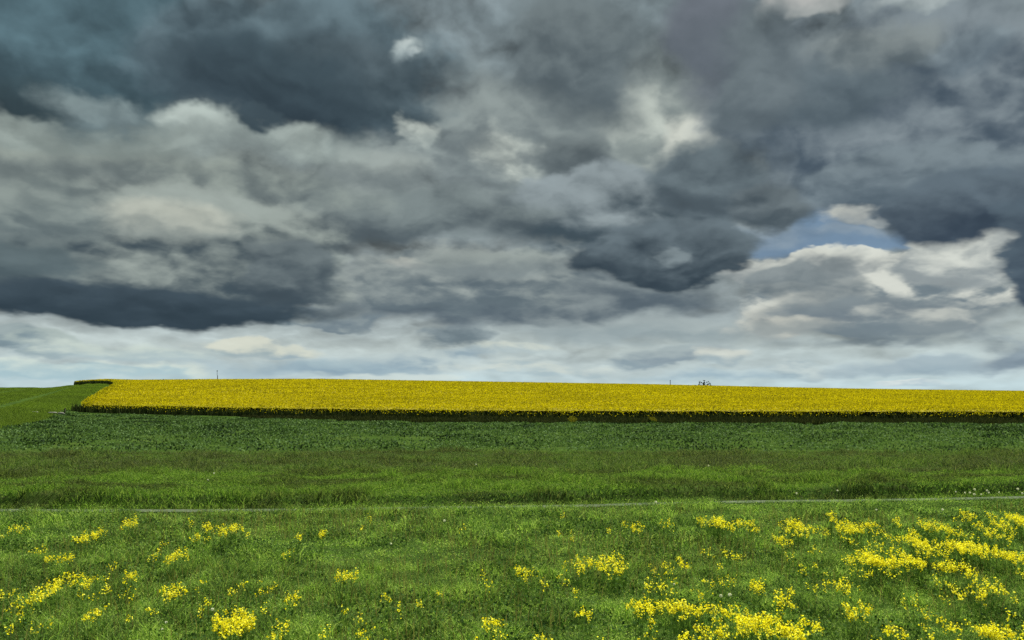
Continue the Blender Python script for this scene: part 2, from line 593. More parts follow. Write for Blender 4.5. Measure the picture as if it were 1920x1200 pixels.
M['herb'] = leaf_mat('broad_leaves', [(.020, .050, .012), (.040, .090, .018), (.065, .125, .026), (.10, .16, .035)], None, 1, .3)
M['dry'] = leaf_mat('dry_stalks', [(.10, .10, .03), (.16, .15, .05), (.24, .22, .09), (.14, .19, .04)], None, 1, .3)
M['weed_petal'] = leaf_mat('weed_blossom', [(.05, .06, .01), (.12, .12, .012), (.22, .20, .015), (.32, .28, .015)], None, 1, .25)
M['wild_stem'] = leaf_mat('wildflower_stems', [(.045, .100, .020), (.065, .130, .025), (.085, .150, .03)], None, 1, .3)


def ground_material():
    m, N = new_mat('soil_and_turf')
    p = pos(N)
    n1 = N.noise(p, 0.35, 5, 0.6)[0]
    n2 = N.noise(p, 5.0, 5, 0.65)[0]
    c = N.ramp_col(n1, [(0.30, (.018, .036, .008)), (0.5, (.030, .062, .010)), (0.72, (.050, .080, .016))])
    c = N.mix(N.ramp(n2, 0.45, 0.75, 0, .6), c, (.045, .038, .020))
    b = N.n.new('ShaderNodeBump')
    b.inputs['Strength'].default_value = 0.6
    b.inputs['Distance'].default_value = 0.05
    N.l.new(n2, b.inputs['Height'])
    s = N.n.new('ShaderNodeBsdfPrincipled')
    N.put(s.inputs['Base Color'], c)
    N.put(s.inputs['Roughness'], 1.0)
    N.put(s.inputs['Specular IOR Level'], 0.0)
    N.l.new(b.outputs[0], s.inputs['Normal'])
    finish(N, s.outputs[0])
    return m


M['ground'] = ground_material()


def path_material():
    m, N = new_mat('worn_concrete')
    p = pos(N)
    n = N.noise(p, 3.0, 6, 0.65)[0]
    c = N.ramp_col(n, [(0.3, (.040, .060, .026)), (0.55, (.078, .098, .060)), (0.75, (.12, .135, .095))])
    finish(N, bsdf(N, c, 0.95, 0.0))
    return m


M['path'] = path_material()


# ---------------------------------------------------------------- ground sheet
def grid_sheet(xs, ys, dz=0.0, xmul=None):
    X, Y = np.meshgrid(xs, ys)
    if xmul is not None:
        X = X * xmul(Y)
    Z = ground_z(X, Y) + dz
    v = np.stack([X, Y, Z], -1).reshape(-1, 3)
    ny, nx = X.shape
    i = np.arange(ny - 1)[:, None] * nx + np.arange(nx - 1)[None, :]
    q = np.stack([i, i + 1, i + nx + 1, i + nx], -1).reshape(-1, 4)
    return v, q


ys = np.concatenate([[-3000, -600, -120, -30, -8, 0, 4], np.arange(6, 30, 0.2), np.arange(30, 60, 0.5), np.arange(60, 130, 0.5),
                     np.arange(130, 420, 4), np.geomspace(420, 9000, 40)])
uu = np.concatenate([-np.geomspace(60, 1.0, 16), np.linspace(-0.98, 0.98, 330), np.geomspace(1.0, 60, 16)])
v, q = grid_sheet(uu, ys, 0, lambda Y: np.maximum(np.abs(Y), 8.0) * np.where(np.abs(Y) > 900, 0.7, 1.0))
ground = mesh_obj('ground', v, q, None, [M['ground']], smooth_shade=True)
tag(ground, kind='structure')

# path: a strip laid 4 mm and more above the turf, lifted with it
px_ = np.linspace(-55, 55, 500)
rows = []
for k in np.linspace(-0.5, 0.5, 6):
    yy = path_y(px_) + PATH_W * k
    rows.append(np.stack([px_, yy, np.maximum(ground_z(px_, yy), ground_z(px_, path_y(px_))) + 0.02 + 0.015 * (1 - (2 * k) ** 2)], -1))
rows = np.stack(rows)
n = len(px_)
i = np.arange(5)[:, None] * n + np.arange(n - 1)[None, :]
path = mesh_obj('path', rows.reshape(-1, 3), np.stack([i, i + 1, i + n + 1, i + n], -1).reshape(-1, 4), None, [M['path']], smooth_shade=True)
tag(path, kind='structure')


# ---------------------------------------------------------------- blades
def scatter(n, y0, y1, umax=0.64, power=1.0, left=None):
    """points spread evenly over the wedge the photo sees"""
    r = rng.random(n)
    k = power + 1
    y = (y0 ** k + r * (y1 ** k - y0 ** k)) ** (1 / k)
    x = (rng.random(n) * 2 - 1) * (umax * y + 2.0)
    return x, y


def blades(x, y, h, w, lean=0.35, z=None, seg=2):
    """tapering curved blades; returns verts, quads, tris"""
    n = len(x)
    if z is None:
        z = ground_z(x, y)
    a = rng.random(n) * 2 * np.pi
    ln = lean * h * (0.3 + rng.random(n))
    dx_, dy_ = np.cos(a) * ln, np.sin(a) * ln
    b = rng.random(n) * 2 * np.pi
    wx_, wy_ = np.cos(b) * w / 2, np.sin(b) * w / 2 * 0.6
    base = np.stack([x, y, z - 0.02], -1)
    side = np.stack([wx_, wy_, np.zeros(n)], -1)
    mid = base + np.stack([dx_ * 0.3, dy_ * 0.3, h * 0.6], -1)
    tip = base + np.stack([dx_, dy_, h], -1)
    v = np.stack([base - side, base + side, mid + side * 0.85, mid - side * 0.85, tip], 1).reshape(-1, 3)
    i = np.arange(n) * 5
    q = np.stack([i, i + 1, i + 2, i + 3], -1)
    t = np.stack([i + 3, i + 2, i + 4], -1)
    return v, q, t


class Pile:
    def __init__(self):
        self.v, self.q, self.t, self.qm, self.tm, self.n = [], [], [], [], [], 0

    def add(self, v, q=None, t=None, m=0):
        if q is not None and len(q):
            self.q.append(np.asarray(q) + self.n)
            self.qm.append(np.full(len(q), m))
        if t is not None and len(t):
            self.t.append(np.asarray(t) + self.n)
            self.tm.append(np.full(len(t), m))
        self.v.append(v)
        self.n += len(v)

    def build(self, name, mats, parent=None):
        q = np.concatenate(self.q) if self.q else None
        t = np.concatenate(self.t) if self.t else None
        mi = np.concatenate(self.qm + self.tm)
        return mesh_obj(name, np.concatenate(self.v), q, t, mats, mi, parent)


def facets(c, size, slim=.9):
    """small randomly turned petals-like quads round the points c"""
    n = len(c)
    a = rng.normal(size=(n, 3))
    a /= np.linalg.norm(a, axis=1)[:, None]
    b = np.cross(a, rng.normal(size=(n, 3)))
    b /= np.linalg.norm(b, axis=1)[:, None]
    s = size * (0.7 + 0.6 * rng.random(n)[:, None]) / 2
    v = np.stack([c - a * s, c + b * s * slim, c + a * s, c - b * s * slim], 1).reshape(-1, 3)
    i = np.arange(n) * 4
    return v, np.stack([i, i + 1, i + 2, i + 3], -1)


# meadow in front of the path
def meadow():
    p = Pile()
    for n, y0, y1, w0 in ((540000, 8.5, 16, .011), (370000, 16, 27, .017)):
        x, y = scatter(n, y0, y1)
        d = y - path_y(x)
        tall = fbm(x * 1.3, y * 0.9, 11, 4)
        tuft = fbm(x * 3.4, y * 3.4, 21, 3)
        h = (0.04 + 0.24 * smooth(.38, .66, tall) * smooth(.2, .75, tuft) + .06 * tuft) * (0.5 + 0.9 * rng.random(n))
        cov = interp(x / y * F + 960, [0, 45, 60, 80, 90, 120, 140, 262, 272, 372, 380, 600, 1030, 1100, 1240, 1250, 1340, 1350, 1590, 1600, 1640, 1660, 1760, 1780, 1920],
                     [.10, .11, .20, .20, .10, .10, .20, .20, .05, .05, .12, .20, .20, .11, .10, .20, .20, .09, .08, .16, .16, .09, .14, .07, .07])
        h = np.where(d > -1.6, cov * (0.7 + 0.7 * rng.random(n)) * (0.5 + 1.0 * fbm(x * 1.3, y, 31, 3)), h)
        keep = (d < -PATH_W / 2 + 0.15 * rng.random(n)) & (rng.random(n) < 0.45 + 0.9 * tuft)
        # weeds that have grown over the path here and there
        x, y, h = x[keep], y[keep], h[keep]
        f = rng.random(len(x)) < .38
        p.add(*blades(x[f], y[f], h[f] * .72, w0 * (0.6 + 0.9 * rng.random(f.sum())), lean=0.85))
        x, y, h = x[~f], y[~f], h[~f]
        c = np.stack([x, y, ground_z(x, y) + h * (.25 + .7 * rng.random(len(x)))], -1)
        v, q = facets(c, w0 * 2.3, .38)
        p.add(v, q)
    # low broad leaves in patches, and dry seed stalks
    n = 120000
    x, y = scatter(n, 8.2, 24)
    d = y - path_y(x)
    k = (rng.random(n) < smooth(.48, .62, fbm(x * .8, y * .8, 23, 3))) & (d < -1.4)
    x, y = x[k], y[k]
    c = np.stack([x, y, ground_z(x, y) + .03 + .12 * rng.random(len(x))], -1)
    v, q = facets(c, .045)
    p.add(v, q, None, 1)
    n = 16000
    x, y = scatter(n, 8.2, 23)
    k = (rng.random(n) < smooth(.40, .6, fbm(x * .3, y * .3, 24, 3))) & (y - path_y(x) < -1.2)
    x, y = x[k], y[k]
    p.add(*blades(x, y, .20 + .22 * rng.random(len(x)), np.full(len(x), .008), lean=.4), m=2)
    o = p.build('meadow_grass', [M['grass'], M['herb'], M['dry']])
    return tag(o, 'short green meadow grass growing in front of the pale path', 'grass', kind='stuff')


def bank():
    p = Pile()
    n = 290000
    x, y = scatter(n, 22, 31.5)
    d = y - path_y(x)
    tall = fbm(x * 0.7, y * 0.7, 41, 3)
    tuft = fbm(x * 1.8, y * 1.4, 45, 3)
    h = (0.05 + (0.04 + 0.13 * smooth(.35, .7, tall)) * (.35 + 1.3 * smooth(.25, .75, tuft))) * (0.6 + 0.7 * rng.random(n))
    cover = vnoise(x * 0.28, y * 0.0 + 3, 51)
    on_path = np.abs(d) < PATH_W / 2
    keep = (d > PATH_W / 2 - 0.1)
    h = np.where(on_path, 0.10 + 0.15 * rng.random(n), h)
    x, y, h = x[keep], y[keep], h[keep]
    f = rng.random(len(x)) < .55
    p.add(*blades(x[f], y[f], h[f] * .85, .020 * (0.6 + 0.9 * rng.random(f.sum())), lean=.8))
    x, y, h = x[~f], y[~f], h[~f]
    v, q = facets(np.stack([x, y, ground_z(x, y) + h * (.25 + .65 * rng.random(len(x)))], -1), .05, .4)
    p.add(v, q)
    o = p.build('bank_grass', [M['bank']])
    return tag(o, 'bright tussocky grass on the low bank behind the path', 'grass', kind='stuff')


def verge():
    p = Pile()
    n = 300000
    x, y = scatter(n, 28.5, 47)
    keep = (y > 30 + 2.0 * fbm(x * .3, y * .1, 61, 2) - 1.2 * rng.random(n)) & (y < 43.5 + 1.5 * (fbm(x * .2, y * .2, 62, 3) - .5))
    x, y = x[keep], y[keep]
    tall = fbm(x * 0.35, y * 0.6, 63, 4)
    tuft = fbm(x * 1.6, y * 1.2, 65, 3)
    h = (0.09 + 0.16 * smooth(.35, .68, tall)) * (.4 + 1.2 * smooth(.25, .75, tuft)) * (0.5 + 0.8 * rng.random(len(x)))
    f = rng.random(len(x)) < .5
    p.add(*blades(x[f], y[f], h[f] * .85, .024 * (0.6 + 0.9 * rng.random(f.sum())), lean=.9))
    x, y, h = x[~f], y[~f], h[~f]
    v, q = facets(np.stack([x, y, ground_z(x, y) + h * (.25 + .65 * rng.random(len(x)))], -1), .062, .4)
    p.add(v, q)
    o = p.build('rough_grass', [M['verge']])
    return tag(o, 'olive brown rough grass between the bank and the green crop', 'grass', kind='stuff')


def left_edge_x(y):      # border between crop and wheat
    return interp(y, [40, 66, 97, 127], [-27, -38.5, -52, -63])


def crop():
    p = Pile()
    n = 320000
    x, y = scatter(n, 42, 127, 0.66, 0.6)
    e = edge_y(x) - y
    keep = (y > 43.2 + 1.5 * (fbm(x * .2, y * .2, 62, 3) - .5)) & (e > 1.2 + 8.8 * smooth(-46, -8, x) + 1.6 * (vnoise(x * .4, y * .1, 77) - .5) + 1.0 * rng.random(n))
    keep &= x > left_edge_x(y) + 3 * (vnoise(x * .3, y * .3, 70) - .5)
    x, y = x[keep], y[keep]
    # drill rows run across the view, broken into clumps
    row = y + 1.4 * fbm(x * 0.06, y * 0.1, 71, 2) * 3
    s = 0.5 + 0.5 * np.cos(row * 2 * np.pi / 2.1)
    clump = fbm(x * 0.40, y * 0.24, 72, 3)
    g = smooth(.30, .72, 0.18 * s + 0.85 * clump)
    k2 = rng.random(len(x)) < 0.12 + 1.0 * g
    x, y, g = x[k2], y[k2], g[k2]
    h = (0.05 + 0.40 * g * (1 - .6 * smooth(80, 92, y))) * (0.25 + 0.80 * rng.random(len(x)))
    c = np.stack([x, y, ground_z(x, y) + h], -1)
    v, q = facets(c, (.15 * np.clip(y / 70, 0.75, 1.5))[:, None])
    p.add(v, q)
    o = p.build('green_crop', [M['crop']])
    return tag(o, 'dark bluish green leafy crop in front of the rapeseed', 'crop', kind='stuff')


def wheat():
    p = Pile()
    n = 230000
    y = (rng.random(n) * (275 ** 1.6 - 55 ** 1.6) + 55 ** 1.6) ** (1 / 1.6)
    le = np.where(y < 127, left_edge_x(np.minimum(y, 127)), interp(y, [127, 215, 258], [-62, -96, -117]))
    x = le - rng.random(n) * (y * 0.68 + le).clip(4, None)
    # rows parallel to the field's long edge
    c = (x + 63) * 0.925 + (y - 127) * 0.38
    s = 0.5 + 0.5 * np.cos(c * 2 * np.pi / 3.0)
    tram = np.exp(-(((c + 400) % 9.0 - 4.5) / 1.1) ** 2)
    keep = rng.random(n) > 0.30 * (1 - s) + 0.92 * tram
    x, y, s = x[keep], y[keep], s[keep]
    h = (0.20 + 0.10 * s - .12 * tram[keep]) * (0.8 + 0.4 * rng.random(len(x)))
    p.add(*blades(x, y, h, .055 * y / 70 * (0.6 + 0.9 * rng.random(len(x)))))
    o = p.build('wheat_crop', [M['wheat']])
    return tag(o, 'smooth green young cereal with faint drill rows on the left slope', 'crop', kind='stuff')


def in_rape(x, y):
    le = interp(y, [120, 124.5, 127, 131, 215, 258, 272, 300, 400], [-56, -59.5, -61.5, -63.2, -96, -117, -134, -147.5, -185])
    return (y > edge_y(x)) & (x > le)


def rapeseed():
    p = Pile()
    H = 1.32
    # canopy under the flower heads
    ysr = np.concatenate([np.arange(100, 135, 0.8), np.arange(135, 425, 3.0)])
    us = np.linspace(-0.68, 0.68, 260)
    X, Y = np.meshgrid(us, ysr)
    X = X * Y
    Z = ground_z(X, Y) + H - 0.30 + 0.16 * (fbm(X * .5, Y * .5, 80, 3) - .5)
    ny, nx = X.shape
    i = (np.arange(ny - 1)[:, None] * nx + np.arange(nx - 1)[None, :]).ravel()
    q = np.stack([i, i + 1, i + nx + 1, i + nx], -1)
    ok = (in_rape(X - .8, Y - 0.9) & in_rape(X, Y)).ravel()
    q = q[ok[q].all(1)]
    p.add(np.stack([X, Y, Z], -1).reshape(-1, 3), q, None, 0)
    # flower heads
    for n, y0, y1, s in ((320000, 99, 150, .115), (320000, 150, 250, .17), (240000, 250, 420, .27)):
        x, y = scatter(n, y0, y1, 0.66)
        k = in_rape(x, y)
        x, y = x[k], y[k]
        n = len(x)
        z = ground_z(x, y) + H - 0.10 + 0.22 * (fbm(x * .6, y * .35, 81, 3) - .5) + 0.22 * (rng.random(n) - .5)
        front = np.exp(-(y - edge_y(x)) / 1.2)
        z -= front * (rng.random(n) ** 1.6 * 0.80 + 0.45 * (fbm(x * .8, y * .8, 84, 3) - .5))
        a = rng.random(n) * np.pi
        sz = s * (0.5 + rng.random(n)) / 2
        tl = (rng.random((n, 2)) - .5) * sz[:, None] * 1.2
        c = np.stack([x, y, z], -1)
        sd = np.stack([np.cos(a) * sz, np.sin(a) * sz * .6, (rng.random(n) - .5) * sz], -1)
        up = np.stack([tl[:, 0], tl[:, 1], sz * 0.8], -1)
        v = np.stack([c - sd * .6 - up, c + sd * .7 - up * .8, c + sd + up * .6, c - sd * .8 + up], 1).reshape(-1, 3)
        i = np.arange(n) * 4
        p.add(v, np.stack([i, i + 1, i + 2, i + 3], -1), None, 1)
    # stems and leaves that show along the edges
    segs = [((-63, 127.2), (-45, 119.2)), ((-45, 119.2), (-27, 111.2)), ((-27, 111.2), (-5, 105.7)), ((-5, 105.7), (20, 102.7)),
            ((20, 102.7), (70, 100.5)), ((-61.5, 127), (-96, 215)), ((-96, 215), (-117, 258)), ((-117, 258), (-134, 272)), ((-134, 272), (-147, 300))]
    for (x0, y0), (x1, y1) in segs:
        L = math.hypot(x1 - x0, y1 - y0)
        n = int(L * 110)
        t = rng.random(n)
        dp = rng.random(n) ** 1.3 * 3.0
        nx_, ny_ = -(y1 - y0) / L, (x1 - x0) / L
        if x1 < x0:
            nx_, ny_ = -nx_, -ny_
        x = x0 + (x1 - x0) * t + nx_ * dp
        y = y0 + (y1 - y0) * t + ny_ * dp
        h = (H - 0.18) * (0.45 + 0.6 * rng.random(n)) * (.8 + .4 * vnoise(x * .8, y * .8, 86))
        p.add(*blades(x, y, h, (.05 + .09 * rng.random(n)) * (1 + (y > 150)), lean=0.25), m=2)
    o = p.build('rapeseed_field', [M['canopy'], M['field_petal'], M['stems']])
    return tag(o, 'broad field of yellow flowering rapeseed up to the skyline', 'crop', kind='stuff')


def canopy_mat():
    m, N = new_mat('rapeseed_canopy')
    n = N.noise(pos(N), 1.6, 5, 0.7)[0]
    c = N.ramp_col(n, [(0.35, (.09, .085, .006)), (0.52, (.20, .17, .006)), (0.7, (.34, .28, .006))])
    finish(N, bsdf(N, c, 0.9, 0.05))
    return m


M['canopy'] = canopy_mat()


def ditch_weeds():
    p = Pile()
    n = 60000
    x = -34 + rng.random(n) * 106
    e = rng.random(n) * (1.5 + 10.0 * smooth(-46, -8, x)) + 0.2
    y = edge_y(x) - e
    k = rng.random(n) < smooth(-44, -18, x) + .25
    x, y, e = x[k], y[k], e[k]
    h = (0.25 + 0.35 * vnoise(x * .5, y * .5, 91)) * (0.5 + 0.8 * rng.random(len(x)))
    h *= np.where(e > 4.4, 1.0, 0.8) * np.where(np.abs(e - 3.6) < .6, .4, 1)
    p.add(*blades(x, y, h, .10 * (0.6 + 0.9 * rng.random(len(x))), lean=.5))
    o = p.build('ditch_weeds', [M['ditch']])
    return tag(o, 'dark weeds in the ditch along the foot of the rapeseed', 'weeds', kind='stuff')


meadow()
bank()
verge()
crop()
wheat()
rapeseed()
ditch_weeds()


# ---------------------------------------------------------------- wildflower clumps in the meadow
def ground_point(x, y, hc):
    """where the sight line through photo pixel (x, y) comes within hc of the ground"""
    d = (CAM_H - hc) * F / (y - EYE_Y)
    for _ in range(6):
        X = (x - 960.0) / F * d
        d = (CAM_H - hc - float(ground_z(X, d))) * F / (y - EYE_Y)
    return (x - 960.0) / F * d, d


def stalks(b, t, w):
    n = len(b)
    a = rng.random(n) * np.pi
    s = np.stack([np.cos(a), np.sin(a) * .6, np.zeros(n)], -1) * (w / 2)
    m = b * .45 + t * .55 + np.stack([rng.normal(size=n) * .015, rng.normal(size=n) * .015, np.zeros(n)], -1)
    v = np.stack([b - s, b + s, m + s * .8, m - s * .8, t + s * .5, t - s * .5], 1).reshape(-1, 3)
    i = np.arange(n) * 6
    return v, np.concatenate([np.stack([i, i + 1, i + 2, i + 3], -1), np.stack([i + 3, i + 2, i + 4, i + 5], -1)])


FILL = {1: .16, 2: .44, 3: .92, 4: 1.8}


def clump(x, y, w, h, dens, label, group=None, hc=0.40, name='wildflower_clump', cat='wildflower', petal_mat='petal', petal=.023):
    X, Y = ground_point(x, y, hc)
    Wm, Hm = 1.02 * w * Y / F, (1.25 if h > 15 else 1.1) * h * Y / F
    zb = float(ground_z(X, Y))
    root = bpy.data.objects.new(name, None)
    root.empty_display_size = 0.2
    COL.objects.link(root)
    root.location = (X, Y, zb)
    tag(root, label, cat, group)
    n = max(5, int((1.0 if dens > 2 else 1.6) * FILL[dens] * Wm * Hm / (.045 * .055) * 1.25))
    n = min(n, 1400)
    r = np.sqrt(rng.random(n))
    a = rng.random(n) * 2 * np.pi
    ph = rng.random(3) * 6.3
    edge = 1 + .12 * np.sin(2 * a + ph[0]) + .12 * np.sin(3 * a + ph[1]) + .08 * np.sin(5 * a + ph[2])
    ex, ey = r * np.cos(a) * edge, r * np.sin(a) * edge
    share = 0.40 if h > 15 else 0.7
    dep = ey * Hm / 2 * (1 - share) * Y / CAM_H + rng.normal(size=n) * .05
    px = ex * Wm / 2
    pz = np.maximum(hc + ey * Hm / 2 * share + rng.normal(size=n) * .025, .16)
    gz = ground_z(X + px, Y + dep) - zb
    top = np.stack([px, dep, pz + gz], -1)
    base = np.stack([px * .8 + rng.normal(size=n) * .03, dep + rng.normal(size=n) * .04, gz - .01], -1)
    st = Pile()
    st.add(*stalks(base, top, .007))
    # leaves up the stalks
    k = rng.random(n) < .7
    f = rng.random(k.sum())[:, None] * .6 + .15
    lc = base[k] * (1 - f) + top[k] * f
    v, q = facets(lc + rng.normal(size=lc.shape) * .02, .05)
    st.add(v, q)
    st.build('foliage', [M['wild_stem']], root)
    per = rng.integers(7, 13, n) if dens > 2 else rng.integers(3, 7, n)
    c = np.repeat(top, per, axis=0)
    c = c + rng.normal(size=c.shape) * np.array([.015, .015, .024])
    v, q = facets(c, petal)
    bl = Pile()
    bl.add(v, q)
    bl.build('blossoms', [M[petal_mat]], root)
    return root


